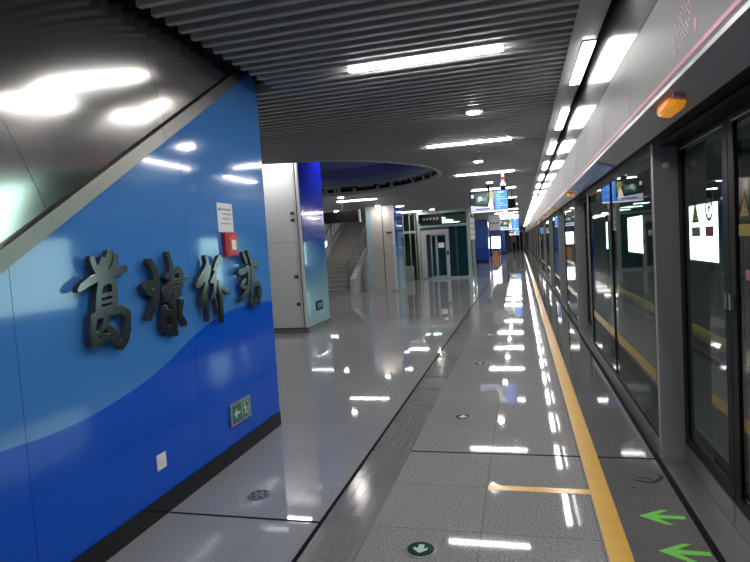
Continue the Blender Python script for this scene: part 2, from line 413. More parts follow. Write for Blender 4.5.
# ------------------------------------------------------------------ lamps in the baffle ceiling
def light_bar(x0, x1, y):
    t = empty('ceiling_light_bar', ((x0 + x1) / 2, y, CZ - .02), '-', 'light', 'white light bars in the baffle ceiling')
    MB().box(x0, x1, y - .040, y + .040, CZ - .004, CZ + .06).build('housing', white_paint, t)
    MB().box(x0 + .004, x1 - .004, y - .031, y + .031, CZ - .02, CZ - .0045).build('diffuser', bar_m, t)
    return t
bar0 = light_bar(-1.237, -.056, BAR_Y)
bar0['label'] = 'long white light bar nearest the blue wall end, largest in the baffle ceiling'
for k in range(1, 16):
    copy_tree(bar0, (-.6465, BAR_Y + PITCH * k, CZ - .02), f'white light bar over the platform, {ORD[k]} along from the blue wall end')
for k, (y, a) in enumerate(((BAR_Y - PITCH, 'just behind the viewer'), (BAR_Y - 2 * PITCH, 'farther behind the viewer'))):
    copy_tree(bar0, (-.6465, y, CZ - .02), f'white light bar over the platform {a}')
for k in range(3, 14):
    copy_tree(bar0, (-4.56, BAR_Y + PITCH * k, CZ - .02), f'white light bar over the hall beyond the round recess, {ORD[k - 3]} along')
for k in (1, 2, 3, 4, 5, 6):  # row out of view, added to light the deep hall
    copy_tree(bar0, (-9.3, BAR_Y + PITCH * k, CZ - .02), f'unseen white light bar added to light the hall past the clad pillars, {ORD[k - 1]} along')
def downlight(x, y):
    t = empty('downlight', (x, y, CZ - .03), '-', 'light', 'round downlights in the baffle ceiling')
    MB().lathe((x, y, CZ - .022), [(.085, .0), (.095, .006), (.095, .022)], 28).build('trim_ring', white_paint, t)
    MB().lathe((x, y, CZ - .03), [(.055, 0), (.068, .003), (.068, .0075)], 24).build('lens', down_m, t)
    return t
d0 = downlight(-.42, 6.27); d0['label'] = 'round downlight between the first and second light bars'
for k in [1, 2] + list(range(3, 15)):
    copy_tree(d0, (-.65, 6.27 + PITCH * k, CZ - .03), f'round downlight in the baffle ceiling between the {ORD[k]} and {ORD[k + 1]} light bars')
for x, y, l in ((-.42, 2.40, 'round downlight overhead in the baffle ceiling before the first light bar'), (-4.45, 7.75, 'round downlight close in front of the white unfinished pillar'),
             (-4.6, 14.55, 'round downlight just beyond the round blue recess'), (-4.62, 18.68, 'round downlight in front of the beige pillar'),
             (-4.9, 23.2, 'round downlight behind the beige pillar'), (-6.4, 19.6, 'round downlight over the foot of the stairs'),
             (-3.4, 23.0, 'round downlight in front of the glass lift')):
    copy_tree(d0, (x, y, CZ - .03), l)
for x, y, l in ((-3.5, 11.1, 'round downlight in the blue recess on the platform side of the white pillar'),):
    copy_tree(d0, (x, y, CZ + .57), l)
t = empty('added_wash_lamp', (-4.5, 9.6, CZ + .53), 'unseen strip lamp added in the round recess to brighten the top of the white pillar', 'light')  # unseen lamp, added to brighten the pillar top and the recess
MB().box(-4.98, -4.02, 9.53, 9.69, CZ + .545, CZ + .60).build('housing', white_paint, t); MB().box(-4.96, -4.04, 9.55, 9.67, CZ + .53, CZ + .5445).build('diffuser', bar_m, t)
def row_light(y):
    t = empty('row_light_panel', (.5525, y, CZ - .02), '-', 'light', 'light panels along the soffit above the screen doors')
    MB().box(.504, .5955, y - .588, y + .588, CZ - .014, CZ - .006).build('frame', white_paint, t)
    MB().box(.509, .592, y - .578, y + .578, CZ - .02, CZ - .0145).build('diffuser', row_m, t)
    return t
r0 = row_light(5.04); r0['label'] = 'rectangular light panel in the soffit nearest in view above the screen doors'
for k in range(1, 30):
    copy_tree(r0, (.5525, 5.04 + 2.24 * k, CZ - .02), f'soffit light panel in the row above the screen doors, {ORD[k]} from the nearest')
for k, a in enumerate(('just above the frame edge', 'beside the viewer', 'behind the viewer')):
    copy_tree(r0, (.5525, 5.04 - 2.24 * (k + 1), CZ - .02), f'soffit light panel above the screen doors {a}')

# ------------------------------------------------------------------ things on the blue wall
CH = [[[[2.435,1.577,0.0141],[2.448,1.538,0.0142],[2.464,1.51,0.0132]],[[2.57,1.604,0.0159],[2.543,1.556,0.018],[2.503,1.513,0.0156]],[[2.613,1.588,0.0127],[2.599,1.548,0.0138],[2.57,1.509,0.0125]],[[2.514,1.574,0.0112],[2.476,1.52,0.0132]],[[2.677,1.515,0.0153],[2.582,1.501,0.016],[2.5,1.489,0.0167],[2.414,1.469,0.0173],[2.353,1.444,0.0148],[2.327,1.427,0.0084]],[[2.479,1.448,0.0144],[2.459,1.388,0.0154],[2.443,1.307,0.0153]],[[2.579,1.455,0.016],[2.579,1.388,0.0148],[2.567,1.32,0.0148]],[[2.487,1.447,0.0122],[2.536,1.46,0.0135],[2.579,1.457,0.0137]],[[2.479,1.383,0.0077],[2.571,1.389,0.008]],[[2.467,1.349,0.0066],[2.554,1.352,0.0068]],[[2.446,1.307,0.0131],[2.501,1.314,0.0089],[2.566,1.318,0.0114]],[[2.405,1.282,0.0151],[2.506,1.291,0.0145],[2.623,1.299,0.0173],[2.667,1.267,0.0187],[2.659,1.178,0.0187],[2.631,1.124,0.0185],[2.599,1.092,0.0138]],[[2.6,1.096,0.0138],[2.57,1.125,0.0136],[2.54,1.142,0.009]],[[2.409,1.273,0.0162],[2.393,1.198,0.0161],[2.392,1.144,0.0161]],[[2.398,1.143,0.014],[2.441,1.146,0.0131],[2.477,1.16,0.0099]],[[2.508,1.282,0.0123],[2.469,1.22,0.011],[2.415,1.184,0.0108]],[[2.491,1.233,0.01],[2.527,1.199,0.0157],[2.571,1.163,0.0148]],[[2.46,1.174,0.011],[2.545,1.153,0.0135]]],
[[[2.899,1.544,0.0176],[2.938,1.495,0.02],[2.947,1.427,0.0212],[2.935,1.338,0.0211],[2.893,1.264,0.0187],[2.852,1.219,0.0163]],[[2.834,1.402,0.0151],[2.886,1.409,0.0186],[2.953,1.417,0.0179]],[[2.856,1.376,0.0174],[2.931,1.347,0.0167]],[[3.084,1.583,0.0139],[3.103,1.521,0.0163],[3.103,1.439,0.0163],[3.063,1.29,0.0138]],[[3.05,1.448,0.0138],[3.128,1.475,0.0153],[3.185,1.481,0.0155],[3.214,1.449,0.0144]],[[3.201,1.474,0.0156],[3.201,1.39,0.0156],[3.136,1.318,0.0141]],[[2.997,1.364,0.0124],[3.118,1.407,0.0117],[3.211,1.417,0.0108],[3.269,1.42,0.0097]],[[3.011,1.33,0.0114],[3.143,1.367,0.0118],[3.206,1.383,0.012]],[[3.073,1.295,0.0127],[3.178,1.331,0.0131]],[[3.017,1.304,0.0114],[3.086,1.32,0.0104]],[[3.1,1.28,0.014],[3.1,1.203,0.0186],[3.084,1.093,0.0208]],[[3.0,1.251,0.0158],[2.993,1.131,0.0192]],[[3.016,1.231,0.0148],[3.1,1.203,0.0151]],[[3.036,1.127,0.0149],[3.103,1.084,0.0151]],[[3.191,1.278,0.0131],[3.161,1.195,0.0118],[3.207,1.134,0.0168]]],
[[[3.52,1.553,0.0108],[3.537,1.507,0.013],[3.487,1.439,0.0224],[3.42,1.385,0.0252],[3.383,1.364,0.0145]],[[3.557,1.473,0.0109],[3.524,1.42,0.0161],[3.489,1.385,0.0139]],[[3.5,1.368,0.015],[3.449,1.286,0.019],[3.432,1.229,0.0147]],[[3.48,1.283,0.0106],[3.483,1.196,0.0117],[3.483,1.115,0.0096]],[[3.706,1.535,0.0191],[3.649,1.49,0.0144],[3.604,1.457,0.0055]],[[3.636,1.444,0.01],[3.598,1.388,0.0219],[3.559,1.376,0.0087]],[[3.618,1.381,0.0143],[3.602,1.304,0.0142],[3.552,1.259,0.0087]],[[3.596,1.266,0.0088],[3.617,1.202,0.0099],[3.614,1.141,0.0077]],[[3.659,1.367,0.0122],[3.681,1.252,0.0156],[3.675,1.082,0.0134]],[[3.651,1.345,0.0089],[3.732,1.31,0.0102],[3.789,1.281,0.0149]]],
[[[4.043,1.574,0.012],[4.08,1.516,0.0154]],[[3.962,1.432,0.0182],[4.026,1.436,0.0195],[4.098,1.453,0.0154]],[[4.119,1.464,0.0111],[4.112,1.358,0.0143],[4.074,1.3,0.0131]],[[4.042,1.365,0.013],[3.977,1.325,0.015]],[[4.107,1.286,0.0132],[4.019,1.25,0.0151],[3.945,1.214,0.0138]],[[3.989,1.318,0.0097],[4.09,1.28,0.011]],[[4.131,1.583,0.0144],[4.18,1.484,0.0191],[4.179,1.388,0.0179],[4.137,1.171,0.0155]],[[4.201,1.488,0.0146],[4.293,1.471,0.0149]],[[4.185,1.317,0.0134],[4.279,1.324,0.0183],[4.288,1.253,0.0195],[4.243,1.165,0.0181]],[[4.149,1.173,0.0144],[4.242,1.163,0.0159]]]]
names = ['large raised metal Chinese character with grass top, leftmost of the four on the blue wall',
         'raised dark metal Chinese character, second of the four on the blue wall',
         'raised metal Chinese character with pale shining faces, third on the blue wall',
         'raised metal Chinese character under the red call box, nearest the wall end']
for st, lb in zip(CH, names):
    st = [[(a, b, r * 1.22) for a, b, r in q] for q in st]
    if 'nearest the wall' in lb: st = [[(a + .03, b - .014, r) for a, b, r in q] for q in st]
    vs, fs = glyph(st, .034)
    mb = MB(); mb.add([(-2.142 + c, a + .008, b) for a, b, c in vs], fs)
    ys = [p[0] for q in st for p in q]; zs = [p[1] for q in st for p in q]
    t = empty('station_name_character', (-2.18, (min(ys) + max(ys)) / 2, min(zs)), lb, 'letter', 'raised station name characters')
    face = mb.build('character', [letter_m], t)
    face.data.materials.append(letter_side)
    for p in face.data.polygons:
        if abs(p.normal.x) < .5: p.material_index = 1
    for s_i in (0, len(st) // 2, len(st) - 1):
        a, b, c = st[s_i][len(st[s_i]) // 2]
        MB().tube([(-2.1805, a, b), (-2.160, a, b)], .006, 8).build('mounting_pin', steel, t)
# notice
t = empty('paper_notice', (-2.18, 3.94, 1.73), 'white printed paper notice taped above the red call box', 'notice')
MB().box(-2.1795, -2.178, 3.815, 4.045, 1.735, 1.955).build('sheet', mat('white_paper', (.72, .74, .78), .6), t)
tx = MB()
for r in range(3):
    for c in range(9 - r):
        y = 3.87 + c * .017 + (.02 if r else 0); z = 1.90 - .035 * r
        tx.box(-2.178, -2.1772, y, y + .011, z, z + .013, 0 if r == 0 else 1)
for c in range(11): tx.box(-2.178, -2.1772, 3.86 + c * .0145, 3.869 + c * .0145, 1.795, 1.804, 1)
tx.box(-2.178, -2.1772, 3.835, 3.86, 1.897, 1.917, 0)
tx.build('lettering', [mat('navy_print', (.08, .1, .25), .5), mat('faded_red_print', (.45, .17, .2), .5)], t)
# red call box
t = empty('call_box', (-2.18, 3.94, 1.545), 'red emergency call box with pale button plate on the blue wall', 'alarm')
MB().box(-2.1795, -2.145, 3.85, 4.035, 1.545, 1.73).build('housing', red_plastic, t, bevel=.006)
MB().box(-2.1449, -2.14, 3.885, 4.015, 1.565, 1.71).build('cover', mat('red_cover', (.6, .04, .04), .25), t, bevel=.003)
MB().box(-2.1399, -2.136, 3.925, 3.995, 1.595, 1.67).build('button_plate', white_print, t, bevel=.002)
MB().lathe((0, 0, 0), [(.01, 0), (.01, .004)], 12).build('button', red_plastic, t, org=None) if False else None
# exit sign
t = empty('exit_sign', (-2.18, 3.92, .25), 'green running-man exit sign in silver frame low on the blue wall', 'sign')
MB().box(-2.1795, -2.163, 3.76, 4.08, .255, .428).build('frame', alu, t, bevel=.004)
MB().box(-2.1629, -2.161, 3.785, 4.055, .275, .41).build('face', mat('dark_green_sign', (.012, .055, .04), .3, emit=(.02, .12, .08), es=.06), t)
sy = mat('pale_green_symbol', (.42, .52, .46), .4, emit=(.6, .8, .7), es=.02)
ar = MB().prism([(3.805, .342), (3.845, .385), (3.845, .352), (3.895, .352), (3.895, .332), (3.845, .332), (3.845, .299)], -2.1609, -2.160, 'x'); ar.build('arrow', sy, t)
mn = MB()                                                 # door frame and running figure
mn.box(-2.1609, -2.160, 3.925, 3.932, .285, .402).box(-2.1609, -2.160, 3.925, 4.035, .396, .402).box(-2.1609, -2.160, 4.028, 4.035, .285, .402)
mn.prism([(3.972 + .011 * math.cos(a), .380 + .011 * math.sin(a)) for a in np.linspace(0, 6.28, 12, endpoint=False)], -2.1609, -2.160, 'x')
for q in (((3.968, .366), (3.99, .366), (4.002, .328), (3.98, .325)), ((3.968, .366), (3.972, .356), (3.948, .343), (3.944, .35)), ((3.988, .362), (4.014, .346), (4.010, .339), (3.988, .350)),
          ((3.982, .328), (3.990, .322), (3.964, .300), (3.957, .306)), ((3.990, .328), (4.002, .328), (4.018, .292), (4.009, .288))):
    mn.prism(list(q), -2.1609, -2.160, 'x')
mn.build('running_man', sy, t)
t = empty('blank_wall_plate', (-2.18, 2.92, .28), 'small white blank socket plate low on the blue wall', 'plate')
MB().box(-2.1795, -2.172, 2.875, 2.965, .28, .375).build('plate', mat('white_plastic', (.75, .75, .75), .4), t, bevel=.003)
MB().box(-2.1719, -2.1712, 2.895, 2.945, .302, .353).build('cover', mat('white_plastic_cover', (.7, .7, .7), .4), t)

# ------------------------------------------------------------------ floor markings and fittings
o = box('safety_line', yellow_m, .342, .452, YB, YE, .0006, .0022); tag(o, 'long yellow safety line painted along the platform before the screen doors', 'line')
o = box('queue_line', yellow_m, -.265, .341, 3.47, 3.54, .0006, .0020); tag(o, 'short yellow line crossing the platform towards the safety line', 'line')
ts = MB(); y = YB
while y < 66:
    ts.box(-1.15, -.865, y + .004, y + .566, .0006, .003)
    for q in range(4): ts.box(-1.15 + .03 + q * .065, -1.15 + .06 + q * .065, y + .03, y + .54, .003, .007)
    y += .57
tag(ts.build('tactile_strip', tact_m, org=(-1.0, 0, 0)), 'dark grey ribbed tactile guide strip beside the floor joint', 'strip')
def floor_arrow(cx, cy, lb):
    q = [(-.118, 0), (.012, .088), (.055, .088), (-.025, .024), (.122, .020), (.122, -.016), (-.025, -.022), (.050, -.092), (.006, -.092)]
    o = MB().prism([(cx + a * .95, cy + b * .92) for a, b in q], .0006, .0018, 'z').build('floor_arrow', green_arrow, org=(cx, cy, 0))
    return tag(o, lb, 'arrow', 'green arrows on the floor by the near screen door')
floor_arrow(.672, 3.235, 'green floor arrow farther from the viewer, beside the dark scuff')
floor_arrow(.692, 2.88, 'green floor arrow nearer the bottom edge, below its twin')
def floor_sign(y):
    t = empty('floor_exit_marker', (-.56, y, 0), '-', 'marker', 'round exit markers set in the floor')
    MB().lathe((-.56, y, .0005), [(.082, 0), (.082, .003), (.078, .004)], 36).build('rim', mat('dull_steel_rim', (.22, .22, .21), .4, metal=.8), t)
    MB().lathe((-.56, y, .0045), [(.068, 0), (.068, .0015)], 36).build('disc', mat('dark_green_disc', (.008, .035, .026), .2), t)
    q = [(0, -.062), (.058, -.012), (.058, .022), (.024, .004), (.024, .060), (-.024, .060), (-.024, .004), (-.058, .022), (-.058, -.012)]
    MB().prism([(-.56 + a * .62, y + b * .66) for a, b in q], .0060, .0068, 'z').build('arrow', mat('pale_green_arrow', (.36, .50, .44), .4), t)
    return t
m0 = floor_sign(2.73); m0['label'] = 'round green floor marker with pale arrow nearest the viewer'
for k, a in ((1, 'second along the platform'), (2, 'third along the platform'), (3, 'fourth along the platform, far off')):
    copy_tree(m0, (-.56, 2.73 + 2.2 * k, 0), 'round green floor marker with arrow, ' + a)
t = empty('floor_socket', (-1.70, 3.23, 0), 'scuffed round metal floor socket in the hall granite near the blue wall', 'socket')
MB().lathe((-1.70, 3.23, .0005), [(.075, 0), (.075, .004), (.06, .006), (.06, .004), (.03, .004)], 28).build('plate', mat('scuffed_steel', (.35, .35, .35), .35, metal=.9, var=.5, scale=90), t)
hs = MB()
for k in range(6):
    a = k * math.pi / 3; hs.lathe((-1.70 + .045 * math.cos(a), 3.23 + .045 * math.sin(a), .0046), [(.009, 0), (.009, .0012)], 10)
hs.build('screw', joint_m, t)
MB().prism([(-1.76, 3.215), (-1.80, 3.13), (-1.79, 3.12), (-1.745, 3.205)], .0004, .0012, 'z').build('chalk_smear', mat('pale_chalk', (.36, .38, .34), .7), t)
scm = mat('dark_rubber_scuff', (.028, .027, .026), .8, spec=.1)
sm = MB()
def smear(pts):
    for (a, b, w0), (c, d, w1) in zip(pts[:-1], pts[1:]):
        n = Vector((-(d - b), c - a)).normalized()
        sm.prism([(a + n.x * w0, b + n.y * w0), (c + n.x * w1, d + n.y * w1), (c - n.x * w1, d - n.y * w1), (a - n.x * w0, b - n.y * w0)], .0005, .0012, 'z')
smear([(.60, 3.72, .002), (.66, 3.70, .008), (.72, 3.68, .014), (.77, 3.73, .014), (.80, 3.79, .010), (.77, 3.81, .004)])
smear([(.62, 3.77, .002), (.66, 3.755, .006), (.73, 3.73, .006)])
smear([(.585, 3.60, .008), (.60, 3.595, .006)])
tag(sm.build('scuff_mark', scm, org=(.68, 3.7, 0)), 'dark curved scuff mark on the dark floor strip above the green arrows', 'mark')

# ------------------------------------------------------------------ platform screen doors
def pane(y0, y1, x, z0, z1, fr, parent, bl=.03, bt=.03, bb=.05, name='frame', br=None):
    mb = MB(); d = .035; br = bl if br is None else br
    mb.box(x, x + d, y0, y0 + bl, z0, z1).box(x, x + d, y1 - br, y1, z0, z1).box(x, x + d, y0 + bl, y1 - br, z0, z0 + bb).box(x, x + d, y0 + bl, y1 - br, z1 - bt, z1)
    f_ = mb.build(name, fr, parent)
    MB().box(x + .010, x + .020, y0 + bl, y1 - br, z0 + bb, z1 - bt).build('glass_pane', clear, f_)
    return f_
warn_y = mat('yellow_sticker', (.34, .28, .04), .5); warn_k = mat('black_sticker', (.015, .015, .015), .5); warn_r = mat('dark_red_sticker', (.20, .03, .05), .5); warn_g = mat('grey_green_sticker', (.13, .15, .11), .5)
def stickers(leaf, y, x, near=False):
    X0, X1, X2 = x + .0095, x + .0085, x + .0080
    def tri(cy, cz, r, xa, xb): return MB().prism([(cy, cz + r * 1.15), (cy + r, cz - r * .7), (cy - r, cz - r * .7)], xb, xa, 'x')
    tri(y + .13, 1.625, .070, X0, X1).build('warning_triangle_border', warn_k, leaf); tri(y + .13, 1.623, .050, X1, X2).build('warning_triangle', warn_y, leaf)
    MB().box(X2 - .0006, X2, y + .125, y + .135, 1.622, 1.65).box(X2 - .0006, X2, y + .125, y + .135, 1.602, 1.611).build('exclamation_mark', warn_k, leaf)
    ci = MB(); N = 32
    for i in range(N):
        a, b = 2 * math.pi * i / N, 2 * math.pi * (i + 1) / N
        ci.prism([(y - .12 + r * math.cos(t), 1.642 + r * math.sin(t)) for r, t in ((.046, a), (.064, a), (.064, b), (.046, b))], X1, X0, 'x')
    ci.prism([(y - .165, 1.678), (y - .159, 1.684), (y - .075, 1.606), (y - .081, 1.600)], X1, X0, 'x')
    ci.build('no_entry_ring', warn_k, leaf)
    fg = MB().prism([(y - .12 + .010 * math.cos(a), 1.675 + .010 * math.sin(a)) for a in np.linspace(0, 6.28, 10, endpoint=False)], X2, X1, 'x')
    for q in (((-.115, 1.652), (-.085, 1.652), (-.09, 1.61), (-.11, 1.61)), ((-.11, 1.61), (-.10, 1.61), (-.118, 1.565), (-.128, 1.567)), ((-.10, 1.61), (-.09, 1.61), (-.074, 1.566), (-.083, 1.562)), ((-.115, 1.652), (-.112, 1.64), (-.14, 1.618), (-.146, 1.626)), ((-.085, 1.652), (-.088, 1.64), (-.066, 1.612), (-.058, 1.618))):
        fg.prism([(y - .12 + (a + .1) * .7, 1.642 + (b - 1.62) * .7) for a, b in q], X2, X1, 'x')
    fg.build('pictogram', warn_k, leaf)
    MB().box(X1, X0, y + .045, y + .205, 1.495, 1.55).build('warning_text_plate', warn_y if near else warn_g, leaf); MB().box(X1, X0, y - .19, y - .05, 1.495, 1.55).build('prohibition_text_plate', warn_r, leaf)
    if near: MB().box(X1, X0, y + .02, y + .13, 1.29, 1.34).build('pink_sticker', mat('pink_sticker', (.5, .14, .2), .5), leaf)
HW = .905
def screen_door(y):
    t = empty('screen_door', (.95, y, 0), '-', 'door', 'sliding platform screen doors')
    for s in (-1, 1):
        a, b = sorted((y + s * .004, y + s * (HW - .01)))
        lf = pane(a, b, 1.0, .135, 2.08, frame_black, t, bl=.075, bb=.055, bt=.04, name='door_leaf')
        stickers(lf, (a + b) / 2 if s > 0 else (a + b) / 2 + .14, 1.0, s < 0)
        MB().box(.985, 1.0, y + s * .03 - .012, y + s * .03 + .012, 1.13, 1.21).build('handle', alu, lf)
        MB().box(.999, 1.0, a + .06, b - .06, 2.042, 2.050).build('header_strip', mat('pale_edge_strip', (.5, .52, .52), .3), lf)
        MB().box(.995, 1.03, a + .0, b - .0, .008, .132).build('kick_plate', sill_steel, t)
        ja, jb = sorted((y + s * (HW - .008), y + s * (HW + .05)))
        jm = MB().box(.855, 1.06, ja, jb, .004, 2.104).build('jamb', dark_steel, t)
        jy = y + s * (HW - .008)
        MB().tube([(.93, jy - s * .0, 1.96), (.93, jy - s * .012, 1.96)], .02, 14).build('sensor', white_print, jm)
    MB().box(.853, .994, y - HW + .01, y + HW - .01, .0006, .006).build('threshold', sill_steel, t)
    MB().box(.90, 1.10, y - HW + .01, y + HW - .01, 2.082, 2.104).build('header', frame_black, t)
    return t
def screen_panel(y0, y1, lb, nm=None):
    t = empty('screen_panel', (.85, (y0 + y1) / 2, 0), lb, 'panel', 'fixed glass panels between the screen doors')
    MB().box(.856, .90, y0, y1, .004, .125).build('kick_plate', sill_steel, t)
    n = max(1, round((y1 - y0) / 1.85)); L = (y1 - y0) / n
    for i in range(n):
        pane(y0 + i * L + (.002 if i else 0), y0 + (i + 1) * L, .858, .128, 2.08, frame_black, t, bl=.03 if i == 0 else .004, br=.03 if i == n - 1 else .004, bb=.035, bt=.05, name='glazed_leaf')
    MB().box(.86, .90, y0, y1, 2.082, 2.104).build('header', frame_black, t)
    return t
FE = [-1.45, 4.05, 9.55, 13.65, 17.8, 21.95, 27.4, 31.5, 35.65, 39.8, 45.3, 49.4, 53.5, 57.6, 63.1, 67.2]
sd = None; words = ['behind the viewer', 'nearest in view, beside the green floor arrows']
for i, fe_ in enumerate(FE):
    yc = fe_ - HW
    lb = ['black framed sliding screen door behind the viewer', 'black framed sliding screen door nearest in view, beside the green floor arrows'][i] if i < 2 else f'black framed sliding screen door, {ORD[i - 1]} along the platform edge'
    if sd is None: sd = screen_door(yc); sd['label'] = lb
    else: copy_tree(sd, (.95, yc, 0), lb)
for i, (a, b) in enumerate(zip(FE[:-1], FE[1:])):
    lb = 'fixed glass screen panel beyond the nearest screen door' if i == 1 else ('fixed glass screen panel beside the viewer at the platform edge' if i == 0 else f'fixed glass screen panel, {ORD[i - 1]} along the platform edge')
    screen_panel(a + .055, b - 2 * HW - .055, lb)
screen_panel(67.26, 71.9, 'fixed glass screen panel at the far end wall')
# orange door lamps
def orange_lamp(y):
    t = empty('door_indicator_lamp', (.712, y, 2.142), '-', 'lamp', 'orange indicator lamps over the screen doors')
    c = Vector((.722, y, 2.1394)) + n_ * .0008; mb = MB(); N = 14
    d = Vector((.167, 0, -.045)).normalized(); vs = []; Lh = .125; Rr = .042
    prof = [(1, .02), (1, .35), (.93, .7), (.75, .93), (.4, 1)]
    for (k, h) in prof:
        for q in range(N * 2):
            a = 2 * math.pi * q / (N * 2); sy_ = (Lh - Rr) * (1 if math.cos(a) > 0 else -1)
            p = c + Vector((0, 1, 0)) * (sy_ + Rr * k * math.cos(a) * 1.0) + d * (Rr * k * math.sin(a)) + n_ * (.045 * h); vs.append(p)
    M2 = N * 2; fs = [(i * M2 + q, i * M2 + (q + 1) % M2, (i + 1) * M2 + (q + 1) % M2, (i + 1) * M2 + q) for i in range(len(prof) - 1) for q in range(M2)]
    fs.append(tuple(range(M2))[::-1]); fs.append(tuple(range((len(prof) - 1) * M2, len(prof) * M2)))
    mb.add(vs, fs, 0, True).build('lens', mat('amber_lens', (.80, .30, .02), .25, emit=(1, .36, .02), es=.10), t)  # the lens is unlit; a slight glow is added to its colour
    bs_ = MB(); p0 = c - n_ * .0 
    slant(bs_, y - .18, y + .18, .04, .68, .0006).build('base_plate', mat('pink_grey_plastic', (.42, .30, .32), .4), t)
    sl_ = MB(); slant(sl_, y - .20, y - .17, .2, .5, .02).build('mounting_clip', mat('pale_pink_plastic', (.5, .3, .33), .4), t)
    return t
l0 = orange_lamp(2.99); l0['label'] = 'orange indicator lamp on the grey fascia over the nearest screen door'
for i, fe_ in enumerate(FE[2:10]):
    copy_tree(l0, (.712, fe_ - HW - .1, 2.142), f'orange indicator lamp over the {ORD[i + 1]} screen door along')
# ------------------------------------------------------------------ trackside: lit advertising boxes, rails, yellow third-rail cover
def ad_box(y0, y1, lb, x=4.2, z0=.69, z1=2.13):
    t = empty('advertising_light_box', (x, (y0 + y1) / 2, z0), lb, 'light box', 'lit advertising boxes on the trackside wall')
    MB().box(x + .002, 4.28, y0, y1, z0, z1).build('case', alu, t)
    MB().box(x - .006, x + .0015, y0 + .05, y1 - .05, z0 + .05, z1 - .05).build('lit_face', ad_m, t)
    return t
ad_box(6.4, 9.3, 'white lit advertising box across the track nearest the viewer')
ad_box(13.84, 16.06, 'large white lit advertising box seen through the nearest screen door')
ad_box(21.71, 24.56, 'white lit advertising box seen through the fixed glass panel')
ad_box(29.90, 31.06, 'narrow white lit advertising box seen through the far half of the fixed glass panel')
ad_box(37.37, 40.04, 'white lit advertising box behind the second screen door'); ad_box(45.38, 48.05, 'white lit advertising box farther along the track, beyond the second door')
ad_box(53.39, 58.73, 'farthest white lit advertising box along the track')
for x, lb in ((2.05, 'steel running rail nearest the platform edge'), (3.49, 'steel running rail nearest the trackside wall')):
    tag(MB().prism([(x - .07, -1.1), (x + .07, -1.1), (x + .02, -1.07), (x + .036, -.99), (x + .036, -.95), (x - .036, -.95), (x - .036, -.99), (x - .02, -1.07)], YB, YE, 'y').build('rail', mat('rail_steel', (.06, .05, .045), .6), org=(x, 0, -1.1)), lb, 'rail', 'track rails')
t = empty('third_rail', (3.85, 0, -1.1), 'yellow covered power rail along the trackside wall behind the doors', 'rail')
MB().prism([(3.71, -.90), (3.71, -.78), (3.78, -.72), (3.90, -.72), (3.93, -.78), (3.93, -.90)], YB, YE, 'y').build('cover', mat('yellow_rail_cover', (.75, .42, .06), .5, emit=None), t)
for k in range(9):
    y = 2 + k * 8; MB().box(3.78, 3.88, y, y + .1, -1.1, -.9).build('bracket', mat('rail_steel', (.06, .05, .045), .6), t)

# ------------------------------------------------------------------ white unfinished pillar with blue glass side
def grad(name, stops, z1):
    m = mat(name, (.2, .3, .5), .10, coat=.6); nt = m.node_tree; b = nt.nodes['Principled BSDF']; L = nt.links.new
    tc = nt.nodes.new('ShaderNodeTexCoord'); sx = nt.nodes.new('ShaderNodeSeparateXYZ'); mr = nt.nodes.new('ShaderNodeMapRange'); rp = nt.nodes.new('ShaderNodeValToRGB')
    mr.inputs['From Max'].default_value = z1
    L(tc.outputs['Object'], sx.inputs[0]); L(sx.outputs['Z'], mr.inputs['Value']); L(mr.outputs['Result'], rp.inputs['Fac'])
    e = rp.color_ramp.elements; e[0].position, e[0].color = stops[0][0], stops[0][1] + (1,); e[1].position, e[1].color = stops[-1][0], stops[-1][1] + (1,)
    for p, c in stops[1:-1]: q = e.new(p); q.color = c + (1,)
    L(rp.outputs['Color'], b.inputs['Base Color']); return m
print_blue = grad('blue_printed_glass', [(.0, (.30, .50, .52)), (.28, (.22, .44, .58)), (.45, (.06, .20, .58)), (.62, (.02, .05, .46)), (1, (.01, .02, .60))], 3.3)
t = empty('clad_pillar', (-4.5, 10.6, 0), 'white unfinished pillar with blue glass side beyond the blue wall', 'pillar')
X0, X1, Y0, Y1, ZT = -5.05, -3.98, 10.02, 11.30, 3.54
MB().box(X0 + .05, X1 - .06, Y0 + .05, Y1 - .05, .0, ZT).build('core', mat('raw_concrete', (.3, .3, .3), .8), t)
fp_ = MB().box(X0, X1 - .13, Y0, Y0 + .04, .10, 1.74).box(X0, X1 - .13, Y0, Y0 + .04, 1.748, 3.54)
fp_.build('front_panel', white_paint, t)
tp = MB().box(X1 - .12, X1 - .085, Y0 - .01, Y0 + .04, .10, ZT).box(X1 - .06, X1 - .01, Y0 - .012, Y0 + .04, .10, ZT); tp.build('corner_strip', mat('pale_strip', (.62, .63, .64), .3), t)
MB().box(X1 - .0845, X1 - .061, Y0 + .012, Y0 + .045, .10, ZT).build('dark_gap', joint_m, t)
for z in (2.12, 2.25, 1.05, .52):
    MB().box(X1 - .20, X1 - .13, Y0 - .02, Y0 - .0005, z, z + .06).build('lock_clip', mat('dark_clip', (.06, .06, .07), .5), t)
MB().box(X1 - .05, X1, Y0 + .045, Y1, .10, ZT).build('glass_side', print_blue, t)
MB().box(X0 - .05, X1 + .03, Y0 - .05, Y1 + .03, .0005, .075).build('base_plinth', mat('dirty_base', (.16, .155, .15), .5, var=.4, scale=5), t)
MB().box(X0 - .04, X1 + .02, Y0 - .04, Y1 + .02, .0755, .0995).build('base_cap', mat('dark_base_cap', (.05, .05, .05), .4), t)
t2_ = empty('exit_sign', (X1 + .002, 10.75, .36), 'small dark green exit sign low on the blue glass side of the white pillar', 'sign')
MB().box(X1 + .001, X1 + .015, 10.5, 10.86, .36, .54).build('frame', joint_m, t2_); MB().box(X1 + .0155, X1 + .017, 10.53, 10.83, .385, .515).build('face', mat('dark_green_sign', (.012, .055, .04), .3), t2_)
